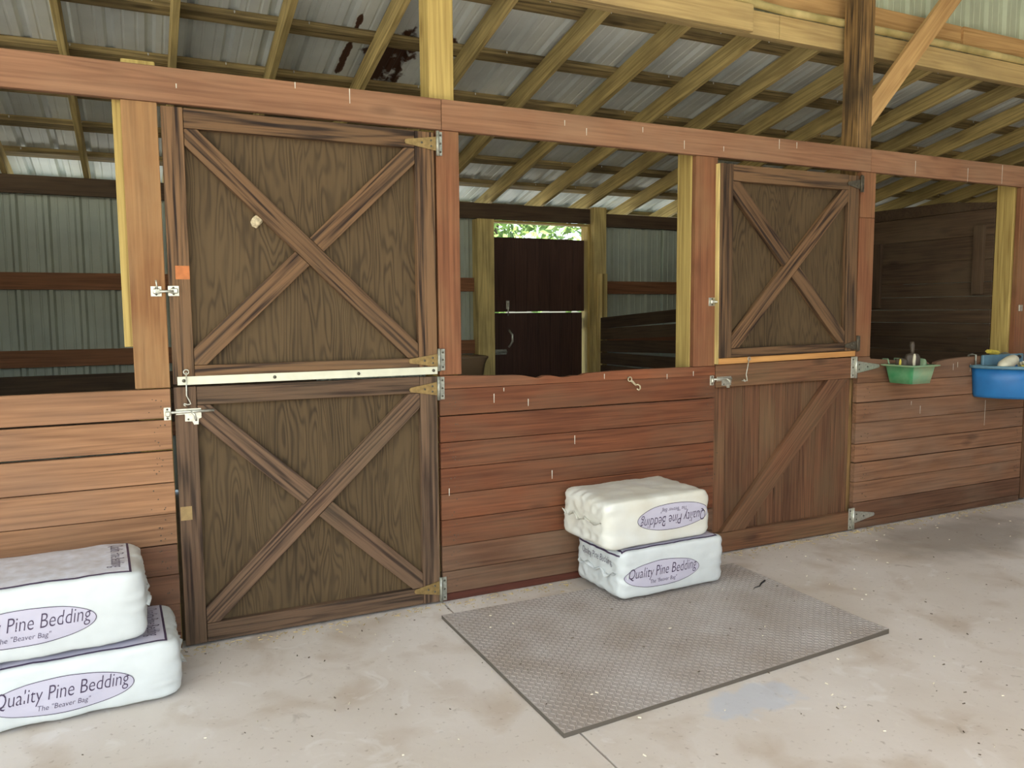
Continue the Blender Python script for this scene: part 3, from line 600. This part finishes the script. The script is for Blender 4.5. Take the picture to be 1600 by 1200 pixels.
# ---------------------------------------------------------------- rubber mat
mt = empty('rubber_mat', (2.3, -.8, 0), 'worn dusty rubber stall mat with raised tread under the bag stack', 'mat')
mq = [(1.342, -.204), (1.352, -1.475), (3.232, -1.355), (3.250, -.225)]
NX, NY = 46, 30; V, F = [], []
def matp(u, v):
    a = Vector(mq[0]).lerp(Vector(mq[3]), u); b_ = Vector(mq[1]).lerp(Vector(mq[2]), u); return a.lerp(b_, v)
def matz(u, v): return .019 + .004 * (noise.noise(Vector((u * 4, v * 3, 2.2)))) + (.006 * max(0, (u - .9) * 10) * max(0, (v - .85) * 6.6))
for j in range(NY + 1):
    for i in range(NX + 1):
        p = matp(i / NX, j / NY); V.append((p.x, p.y, matz(i / NX, j / NY)))
for j in range(NY):
    for i in range(NX):
        k = j * (NX + 1) + i; F.append((k, k + NX + 1, k + NX + 2, k + 1))
put('top', mesh('top', V, F, True), M_MAT, mt)
V, F = [], []
per = [(i / NX, 0) for i in range(NX)] + [(1, j / NY) for j in range(NY)] + [(1 - i / NX, 1) for i in range(NX)] + [(0, 1 - j / NY) for j in range(NY)]
for (u, v) in per:
    p = matp(u, v); V += [(p.x, p.y, matz(u, v)), (p.x, p.y, .0008)]
n = len(per)
for i in range(n): F.append((2 * i, 2 * i + 1, 2 * ((i + 1) % n) + 1, 2 * ((i + 1) % n)))
put('edge', mesh('edge', V, F), M_MATEDGE, mt)
V, F = [], []; PU, PV = .0195, .026
for j in range(58):
    for i in range(84):
        u, v = (i + .5) / 84, (j + .5) / 58; p = matp(u, v); z = matz(u, v); s = 1 if (i + j) % 2 else -1
        ang = .9 * s + .1; dx, dy = math.cos(ang) * .0098, math.sin(ang) * .0098; wx, wy = -math.sin(ang) * .003, math.cos(ang) * .003
        k = len(V)
        V += [(p.x - dx - wx, p.y - dy - wy, z), (p.x + dx - wx, p.y + dy - wy, z), (p.x + dx + wx, p.y + dy + wy, z), (p.x - dx + wx, p.y - dy + wy, z), (p.x - dx * .6, p.y - dy * .6, z + .0022), (p.x + dx * .6, p.y + dy * .6, z + .0022)]
        F += [(k, k + 1, k + 5, k + 4), (k + 2, k + 3, k + 4, k + 5), (k + 1, k + 2, k + 5), (k + 3, k, k + 4)]
ck = [(3.02, -.60), (2.97, -.625), (2.93, -.655), (2.89, -.66), (2.86, -.68)]
put('crack', tube([(x + .17, y + .04, .0225) for x, y in ck], [.006, .005, .003, .002, .001], 5), M_BLACK, mt)
tag(put('tread', mesh('tread', V, F), M_MAT, mt), kind='stuff')

# ---------------------------------------------------------------- bedding bags
def text_mesh(s, size, shear=.28, xs=.78):
    cu = bpy.data.curves.new('lettering', 'FONT'); cu.body = s; cu.size = size; cu.shear = shear; cu.align_x = 'CENTER'; cu.align_y = 'CENTER'; cu.resolution_u = 3; cu.offset = -.006 * size / .08 * .12
    o = bpy.data.objects.new('lettering', cu); COL.objects.link(o)
    dg = bpy.context.evaluated_depsgraph_get(); me = bpy.data.meshes.new_from_object(o.evaluated_get(dg))
    bpy.data.objects.remove(o); bpy.data.curves.remove(cu)
    me.materials.clear()
    for v in me.vertices: v.co.x *= xs
    return me
def bag_mesh(a, b, c, seed, N=30, pw=15.0, sag=0.0):
    bm = bmesh.new(); bmesh.ops.create_cube(bm, size=2)
    bmesh.ops.subdivide_edges(bm, edges=list(bm.edges), cuts=N, use_grid_fill=True)
    for v in bm.verts:
        p = v.co; l = (abs(p.x) ** pw + abs(p.y) ** pw + abs(p.z) ** pw) ** (1 / pw); q = p / l
        d = Vector((q.x * a, q.y * b, q.z * c))
        # bulge of the long faces and gathered ends
        ex = abs(q.x)
        bulge = .010 * (1 - q.x ** 2) * (1 - (q.z ** 2 if abs(q.y) > .9 else q.y ** 2))
        if abs(q.y) > .88: d.y += math.copysign(bulge, q.y)
        if abs(q.z) > .88: d.z += math.copysign(bulge * .8, q.z)
        if ex > .80:
            t = (ex - .80) / .2; d.z *= 1 - .10 * t * t; d.y *= 1 - .05 * t * t
        nn = Vector((q.x ** 3, q.y ** 3, q.z ** 3)).normalized() if q.length else q
        w = .0055 * noise.noise(d * 9 + Vector((seed, 0, 0))) + .0028 * noise.noise(d * 24 + Vector((0, seed, 0)))
        cr = (.004 + .007 * max(0, ex - .72) / .28) * (1 - abs(noise.noise(Vector((d.x * 5, d.y * 16, d.z * 20)) + Vector((seed * 2, 3, 1)))) * 2.2)
        w += cr * (.6 if ex > .7 else .25)
        v.co = d + nn * w
    for f in bm.faces: f.smooth = True
    me = bpy.data.meshes.new('bag_body'); bm.to_mesh(me); bm.free(); return me
def conform(me, bvh, mp, dirv, off):
    """lay a flat mesh (u,v,0) on the bag: mp maps u,v to a ray start, dirv the ray direction"""
    for v in me.vertices:
        for k in range(30):
            o = mp(v.co.x * .97 ** k, v.co.y * .97 ** k); hit = bvh.ray_cast(o, dirv)
            if hit[0] is not None: break
        if hit[0] is None: hit = bvh.find_nearest(o)
        v.co = hit[0] - dirv * off
    return me
def disc(rx, ry, rings=7, seg=56):
    V = [(0, 0, 0)]; F = []
    for r in range(1, rings + 1):
        for k in range(seg): V.append((rx * r / rings * math.cos(2 * math.pi * k / seg), ry * r / rings * math.sin(2 * math.pi * k / seg), 0))
    for k in range(seg): F.append((0, 1 + k, 1 + (k + 1) % seg))
    for r in range(rings - 1):
        for k in range(seg): a = 1 + r * seg; F.append((a + k, a + seg + k, a + seg + (k + 1) % seg, a + (k + 1) % seg))
    return mesh('disc', V, F, True)
def ringm(rx, ry, w, seg=72):
    V, F = [], []
    for k in range(seg):
        c, s = math.cos(2 * math.pi * k / seg), math.sin(2 * math.pi * k / seg); V += [(rx * c, ry * s, 0), ((rx + w) * c, (ry + w) * s, 0)]
    for k in range(seg): n_ = (k + 1) % seg; F.append((2 * k, 2 * k + 1, 2 * n_ + 1, 2 * n_))
    return mesh('ring', V, F)
def grid(u0, u1, v0, v1, nu, nv):
    V = [(u0 + (u1 - u0) * i / nu, v0 + (v1 - v0) * j / nv, 0) for j in range(nv + 1) for i in range(nu + 1)]
    F = [(j * (nu + 1) + i, j * (nu + 1) + i + 1, (j + 1) * (nu + 1) + i + 1, (j + 1) * (nu + 1) + i) for j in range(nv) for i in range(nu)]
    return mesh('grid', V, F, True)
def bag(label, loc, rotz, flip, seed, dims=(.40, .205, .124), uoff=-.06, top=True, mat=None, dust=False):
    a, b, c = dims
    e = empty('bedding_bag', (0, 0, 0), label, 'bag', 'white plastic bags of wood bedding')
    body = bag_mesh(a, b, c, seed); bvh = BVHTree.FromPolygons([v.co.copy() for v in body.vertices], [tuple(p.vertices) for p in body.polygons])
    put('body', body, mat or M_BAG, e)
    fr = lambda u, v: Vector((u, -1, v)); FD = Vector((0, 1, 0))
    def front(me, name, mt_, u0, v0, off):
        put(name, conform(me, bvh, lambda u, v: fr(u + u0, v + v0), FD, off), mt_, e)
    front(disc(.245, .070), 'oval_print', M_LILAC, uoff, -.012, .0016)
    front(ringm(.245, .070, .0028), 'oval_border', M_INK, uoff, -.012, .0022)
    t = text_mesh('Quality Pine Bedding', .082, .22, .66); front(t, 'lettering', M_INK, uoff - .002, .004, .0030)
    t = text_mesh('The "Beaver Bag"', .030, .2, .86); front(t, 'small_lettering', M_INK, uoff + .0, -.050, .0030)
    TD = Vector((0, 0, -1))
    if top:
        tp = lambda u, v: Vector((u, v, 1))
        x0, x1, y0, y1 = -a + .03, a - .055, -b + .025, b - .025
        put('top_print', conform(grid(x0, x1, y0, y1, 30, 16), bvh, tp, TD, .0018), M_LILACD if dust else M_LILAC, e)
        w = .009
        for (u0, u1, v0, v1, nu, nv) in ((x0, x1 + w, y0 - w, y0, 40, 1), (x0, x1 + w, y1, y1 + w, 40, 1), (x1, x1 + w, y0, y1, 1, 20), (x0 - w, x0, y0 - w, y1 + w, 1, 20)):
            put('print_border', conform(grid(u0, u1, v0, v1, nu, nv), bvh, tp, TD, .0026), M_INK, e)
        t = text_mesh('Quality Pine Bedding', .075, .1, .52)
        for v in t.vertices: v.co.x, v.co.y = v.co.y, -v.co.x
        put('top_lettering', conform(t, bvh, lambda u, v: tp(u + a - .095, v), TD, .003), M_INK, e)
    sd_ = Vector((1, 0, 0)); t = text_mesh('Quality Pine Bedding', .056, .22, .62)
    put('end_lettering', conform(t, bvh, lambda u, v: Vector((-1, -u, v + .062)), sd_, .002), M_INK, e)
    if top: put('print_border', conform(grid(-b + .02, b - .02, c - .030, c - .021, 20, 1), bvh, lambda u, v: Vector((-1, -u, v)), sd_, .0022), M_INK, e)
    # crimped seam flaps at both ends
    for s in (-1, 1):
        V, F = [], []
        for k in range(15):
            y = -b * .82 + b * 1.64 * k / 14; z = .012 * math.sin(k * 1.3 + seed); r = bvh.ray_cast(Vector((s * 2, y, z)), Vector((-s, 0, 0)))
            x = (r[0].x if r[0] else s * a) - s * .004; ln = .020 + .006 * math.sin(k * 2.1 + seed)
            V += [(x, y, z - .002), (x + s * ln, y, z - .012 + .008 * math.sin(k * 1.7)), (x + s * ln, y, z - .010 + .008 * math.sin(k * 1.7)), (x, y, z + .002)]
        for k in range(14):
            for q in range(4): F.append((4 * k + q, 4 * k + (q + 1) % 4, 4 * k + 4 + (q + 1) % 4, 4 * k + 4 + q))
        put('end_seam', mesh('end_seam', V, F, True), mat or M_BAG, e)
    e.matrix_basis = Matrix.Translation(loc) @ Matrix.Rotation(rotz, 4, 'Z') @ (Matrix.Rotation(math.pi, 4, 'Y') if flip else Matrix())
    return e
bag('white bedding bag lying on the rubber mat, lower of the stack on the mat', (2.597, -.262, .168), math.radians(1.6), False, 1.0, dims=(.362, .225, .133), uoff=-.085)
bag('white bedding bag turned upside down on top of the stack on the mat', (2.500, -.262, .447), math.radians(2.2), True, 4.2, dims=(.356, .222, .130), uoff=-.085, top=False, mat=M_BAGDUST)
bag('white bedding bag on bare concrete, lower of the stack by the tan planks', (-.315, -.282, .132), math.radians(1.6), False, 7.7, dims=(.400, .238, .120), uoff=-.022)
bag('dusty topped white bedding bag, upper of the stack by the tan planks', (-.440, -.277, .415), math.radians(2.4), False, 11.3, dims=(.405, .238, .144), uoff=-.020, dust=True)

# ---------------------------------------------------------------- green basket with brushes
def loft(secs, cap_bottom=True, thick=None):
    n_ = len(secs[0]); V = [p for s in secs for p in s]; F = []
    for i in range(len(secs) - 1):
        for k in range(n_): F.append((i * n_ + k, i * n_ + (k + 1) % n_, (i + 1) * n_ + (k + 1) % n_, (i + 1) * n_ + k))
    if cap_bottom: F.append(tuple(range(n_))[::-1])
    return V, F
def rrect(cx, cy, hx, hy, r, z, seg=4):
    out = []
    for (sx, sy, a0) in ((1, 1, 0), (-1, 1, 90), (-1, -1, 180), (1, -1, 270)):
        for k in range(seg + 1):
            a = math.radians(a0 + 90 * k / seg); out.append((cx + sx * (hx - r) + r * math.cos(a), cy + sy * (hy - r) + r * math.sin(a), z))
    return out
bx, by = 4.90, -.135
gbk = empty('green_basket', (bx, by, 1.05), 'small green plastic basket of brushes hooked over the brown planks', 'basket')
secs = [rrect(bx, by, 0.1045, 0.0918, .025, 1.055), rrect(bx, by, 0.1155, 0.1037, .025, 1.12), rrect(bx, by, 0.1232, 0.1123, .025, 1.172), rrect(bx, by, 0.1386, 0.1274, .028, 1.174), rrect(bx, by, 0.1397, 0.1285, .028, 1.182), rrect(bx, by, 0.1210, 0.1102, .025, 1.182), rrect(bx, by, 0.1122, 0.1004, .022, 1.12), rrect(bx, by, 0.0990, 0.0864, .02, 1.062)]
V, F = loft(secs); F.append(tuple(range(len(V) - len(secs[0]), len(V))))
bo = put('tub', mesh('tub', V, F, True), M_GREEN, gbk); bo.data.materials.append(M_GREENP)
for pl in bo.data.polygons:
    if pl.normal.y < -.85: pl.material_index = 1
V, F = loft([rrect(bx, by, 0.1408, 0.1296, .028, 1.176), rrect(bx, by, 0.1496, 0.1382, .03, 1.178), rrect(bx, by, 0.1496, 0.1382, .03, 1.184), rrect(bx, by, 0.1232, 0.1123, .025, 1.186)], False)
put('rim', mesh('rim', V, F, True), M_GREENP, gbk)
for x in (bx - .06, bx + .06): put('hook', tube([(x, by + .12, 1.178), (x, -.006, 1.195), (x, .0, 1.218), (x, .042, 1.218), (x, .046, 1.17)], .005, 8), M_GREENP, gbk)
def brush(label, x, y, z, lean, rotz, bodymat, stripe=None, size=1.0, handle=False):
    e = empty('grooming_brush', (0, 0, 0), label, 'brush')
    s = [rrect(0, 0, .018 * k, .042 * k, .016 * k, h) for k, h in ((.7, -.006), (1, 0), (1.05, .03), (1.0, .06), (.8, .075), (.3, .080))]
    V, F = loft(s); F.append(tuple(range(len(V) - len(s[0]), len(V)))); put('block', mesh('block', V, F, True), bodymat, e)
    bl = [tube([(.018, yy, zz), (.036, yy * 1.05, zz)], .004, 5) for yy in (-.03, -.018, -.006, .006, .018, .03) for zz in (.008, .02, .032, .044, .056)]
    put('bristles', join(bl, 'bristles'), M_BLACK, e)
    if stripe: put('band', tube([(-.019, .002 * math.sin(k), .002 + .015 * k) for k in range(6)], [.005, .008, .009, .009, .008, .004], 8), stripe, e)
    if handle:
        put('handle', tube([(0, 0, .07), (0, 0, .10), (.003, 0, .125), (.004, 0, .145)], [.010, .011, .014, .010], 10), M_DKWOOD, e)
    e.matrix_basis = Matrix.Translation((x, y, z)) @ Matrix.Rotation(rotz, 4, 'Z') @ Matrix.Rotation(lean, 4, 'Y') @ Matrix.Scale(size, 4)
brush('dark brush with striped yellow edge in the green basket', bx - .075, by + .01, 1.155, -.1, .2, M_DKWOOD, M_YELLOW, .95)
brush('tall brush with dark looped handle and cream side in the green basket', bx - .005, by - .02, 1.165, .05, 1.2, M_DKWOOD, M_CREAM, 1.25, True)
brush('black brush leaning in the middle of the green basket', bx + .035, by + .03, 1.150, .25, .5, M_BLACK, None, 1.05)
brush('grey-green oval brush leaning at the end of the green basket', bx + .085, by - .0, 1.145, .45, .3, M_GREENP, M_GREEN, 1.05)

# ---------------------------------------------------------------- blue bucket
BX = 6.10
bb = empty('blue_bucket', (6.02, -.18, .92), 'large blue plastic tub hung on the brown planks with a bottle in it', 'bucket')
def dsec(cx, hw, dep, z, yb=-.004, seg=24):
    out = [(cx + hw * math.cos(math.pi + math.pi * k / seg), yb - .04 - (dep - .04) * math.sin(math.pi * k / seg), z) for k in range(seg + 1)]
    return out + [(cx + hw, yb, z), (cx - hw, yb, z)]
S = [dsec(BX, .300, .34, .895), dsec(BX, .312, .355, .915), dsec(BX, .325, .37, 1.03), dsec(BX, .335, .38, 1.128), dsec(BX, .318, .362, 1.128, -.016), dsec(BX, .30, .34, .93, -.022)]
V, F = loft(S); F.append(tuple(range(len(V) - len(S[0]), len(V)))); put('tub', mesh('tub', V, F, True), M_BLUE, bb)
V, F = loft([dsec(BX, .336, .382, 1.118), dsec(BX, .362, .412, 1.122), dsec(BX, .364, .414, 1.142), dsec(BX, .320, .366, 1.144, -.014), dsec(BX, .320, .366, 1.12, -.014)], False)
put('rim', mesh('rim', V, F, True), M_BLUER, bb)
board('back_plate', M_BLUER, 5.86, 6.36, -.030, -.006, 1.13, 1.215, 'x', bb, bev=.006)
for x in (5.80, 6.20): put('hook', tube([(x, -.01, 1.12), (x, -.008, 1.218), (x, .02, 1.222), (x, .05, 1.215), (x, .052, 1.13)], .007, 8), M_ZINC, bb)
bt = empty('squeeze_bottle', (0, 0, 0), 'cream squeeze bottle with black cap lying in the blue tub', 'bottle')
prof = [(0, .004), (.004, .022), (.03, .036), (.09, .040), (.145, .036), (.17, .020), (.178, .012)]
put('bottle_body', tube([(0, 0, p[0]) for p in prof], [p[1] for p in prof], 16), M_CREAM, bt)
put('bottle_cap', tube([(0, 0, .176), (0, 0, .205)], .013, 12), M_BLACK, bt); put('nozzle', tube([(0, 0, .205), (0, 0, .225)], [.008, .006], 10), M_ZINC, bt)
bt.matrix_basis = Matrix.Translation((5.80, -.20, 1.135)) @ Matrix.Rotation(math.radians(72), 4, 'Y') @ Matrix.Scale(1.15, 4)
sb = empty('scrub_brush', (0, 0, 0), 'yellow scrub brush with pale bristles at the blue tub rim', 'brush')
V, F = loft([rrect(0, 0, .10, .03, .028, 0), rrect(0, 0, .105, .033, .03, .012), rrect(0, 0, .10, .03, .028, .026)]); F.append(tuple(range(len(V) - 20, len(V)))); put('block', mesh('block', V, F, True), M_YELLOW, sb)
put('bristles', join([tube([(x, y, .026), (x * 1.06, y * 1.2, .055)], .005, 5) for x in [-.085 + .0155 * k for k in range(12)] for y in (-.018, 0, .018)], 'bristles'), M_CREAM, sb)
sb.matrix_basis = Matrix.Translation((6.12, -.19, 1.115)) @ Matrix.Rotation(.35, 4, 'Z') @ Matrix.Rotation(-.35, 4, 'X')
sp = bmesh.new(); bmesh.ops.create_cube(sp, size=1); bmesh.ops.scale(sp, vec=(.12, .05, .03), verts=sp.verts); bmesh.ops.bevel(sp, geom=list(sp.edges), offset=.009, segments=2, affect='EDGES')
spm = bpy.data.meshes.new('sponge'); sp.to_mesh(spm); sp.free()
tag(put('sponge', spm, M_YELLOW, None, Matrix.Translation((5.985, -.018, 1.236)) @ Matrix.Rotation(.12, 4, 'Y')), 'yellow sponge on the upright back of the blue tub', 'sponge')

# brown feed tub deep in the middle stall
ft = empty('feed_tub', (3.0, 3.3, .9), 'brown plastic feed tub on the back wall beside the back door post', 'tub')
S = [rrect(2.94, 3.385, .13, .17, .06, .85), rrect(2.94, 3.385, .16, .20, .08, 1.06), rrect(2.94, 3.385, .185, .212, .09, 1.115), rrect(2.94, 3.385, .185, .212, .09, 1.135), rrect(2.94, 3.385, .15, .18, .07, 1.13), rrect(2.94, 3.385, .12, .15, .06, .88)]
V, F = loft(S); F.append(tuple(range(len(V) - 20, len(V)))); put('tub', mesh('tub', V, F, True), M_BEIGE, ft)
put('rim', mesh('rim', *loft([rrect(2.94, 3.385, .188, .214, .09, 1.112), rrect(2.94, 3.385, .196, .216, .09, 1.118), rrect(2.94, 3.385, .196, .216, .09, 1.134), rrect(2.94, 3.385, .186, .213, .09, 1.138)], False), True), M_BEIGE, ft)

# snap hook on the middle planks
sh = empty('snap_hook', (2.65, -.01, 1.15), 'rusty snap hook hanging on the red-brown planks', 'snap hook')
a, b_ = Vector((2.612, -.014, 1.180)), Vector((2.695, -.014, 1.108)); d_ = (b_ - a).normalized(); s_ = Vector((-d_.z, 0, d_.x))
ringp = [a + d_ * .014 * (1 - math.cos(t)) * .9 + s_ * .013 * math.sin(t) for t in [2 * math.pi * k / 12 for k in range(13)]]
put('ring', tube(ringp, .0035, 7), M_NEST, sh); put('shank', tube([a + d_ * .025, a + d_ * .07], [.0075, .006], 8), M_NEST, sh)
put('hook', tube([a + d_ * .068, a + d_ * .078 + s_ * .012, a + d_ * .095 + s_ * .015, a + d_ * .108 + s_ * .004, a + d_ * .106 - s_ * .010, a + d_ * .09 - s_ * .012], .0042, 7), M_NEST, sh)
put('nail', tube([a + Vector((0, .016, 0)), a + Vector((0, -.008, .004))], .003, 6), M_ZINC, sh)
# dried mud nest on the tall door
bm = bmesh.new(); bmesh.ops.create_icosphere(bm, subdivisions=3, radius=.024)
for v in bm.verts: v.co = Vector((v.co.x * 1.0, v.co.y * .5, v.co.z * 1.25)) * (1 + .35 * noise.noise(v.co * 60))
nm = bpy.data.meshes.new('mud_nest'); bm.to_mesh(nm); bm.free()
tag(put('mud_nest', nm, M_NEST, None, frame((.8, 0, -.6), (0, -1, 0), (.53, .028, 2.012))), 'small pale dried mud nest stuck on the tall dutch door', 'nest')

# bits of straw and shavings on the floor, one uncountable litter
random.seed(21)
def litter(name, label, mat, n_, length, region, z=.003):
    V, F = [], []
    for _ in range(n_):
        x, y = region()
        while (-.8 < x < .12 and -.56 < y) or (2.2 < x < 3.0 and -.52 < y < 0): x, y = region()
        a = random.uniform(0, 6.28); l = length * random.uniform(.4, 1.3); w = random.uniform(.0012, .0035) if length > .02 else l * .4
        on_mat = 1.37 < x < 3.2 and -1.36 < y < -.24
        zz = (.025 if on_mat else z) + random.uniform(0, .002); dx, dy = math.cos(a) * l / 2, math.sin(a) * l / 2; wx, wy = -math.sin(a) * w / 2, math.cos(a) * w / 2
        k = len(V)
        V += [(x - dx - wx, y - dy - wy, zz - .002), (x + dx - wx, y + dy - wy, zz - .002), (x + dx + wx, y + dy + wy, zz - .002), (x - dx + wx, y - dy + wy, zz - .002), (x - dx, y - dy, zz + .001), (x + dx, y + dy, zz + .002)]
        F += [(k, k + 1, k + 5, k + 4), (k + 2, k + 3, k + 4, k + 5), (k + 1, k + 2, k + 5), (k + 3, k, k + 4)]
    tag(put(name, mesh(name, V, F), mat), label, 'litter', kind='stuff')
def along_wall(): return random.uniform(-.2, 6.4), -abs(random.gauss(0, .05)) - .012
def anywhere(): return random.uniform(-.3, 6.5), random.uniform(-2.4, -.03)
litter('straw_litter', 'bits of straw swept along the foot of the stall fronts', M_STRAW, 500, .022, along_wall)
litter('dark_litter', 'dark crumbs scattered over the concrete and the mat', M_DARKBIT, 170, .011, anywhere)
litter('pale_litter', 'pale wood shavings scattered over the concrete and the mat', M_PALEBIT, 150, .012, anywhere)

# ---------------------------------------------------------------- trees beyond the back wall
def tree(label, x, y, h, r, seed):
    rnd = random.Random(seed); e = empty('leafy_tree', (x, y, 0), label, 'tree', 'trees behind the barn')
    pts = [(x + .15 * math.sin(k * .9 + seed), y, -.06 + h * .75 * k / 6) for k in range(7)]
    put('trunk', tube(pts, [.22 * (1 - k * .11) for k in range(7)], 8), M_BARK, e)
    V, F = [], []
    for _ in range(2600):
        a, b2 = rnd.uniform(0, 6.283), rnd.uniform(-1, 1); rr = r * (rnd.random() ** .4); s = math.sqrt(1 - b2 * b2)
        c = Vector((x + rr * s * math.cos(a), y + rr * s * math.sin(a), h * .62 + rr * b2 * h / r * .52)); l = rnd.uniform(.09, .2)
        u = Vector((rnd.gauss(0, 1), rnd.gauss(0, 1), rnd.gauss(0, 1))).normalized(); w = u.orthogonal().normalized() * l * .45; k = len(V)
        V += [c - u * l, c + w, c + u * l, c - w]; F.append((k, k + 1, k + 2, k + 3))
    put('crown', mesh('crown', V, F), M_LEAF, e)
tree('bushy tree showing through the gap over the back door', 7.3, 12.5, 6.6, 1.7, 3)
tree('second leafy tree beyond the back door, on the sunny side of the first', 10.9, 13.4, 7.0, 1.7, 5)
tree('wide tree far behind the stalls, mostly hidden', 8.6, 19, 8, 3.0, 9)
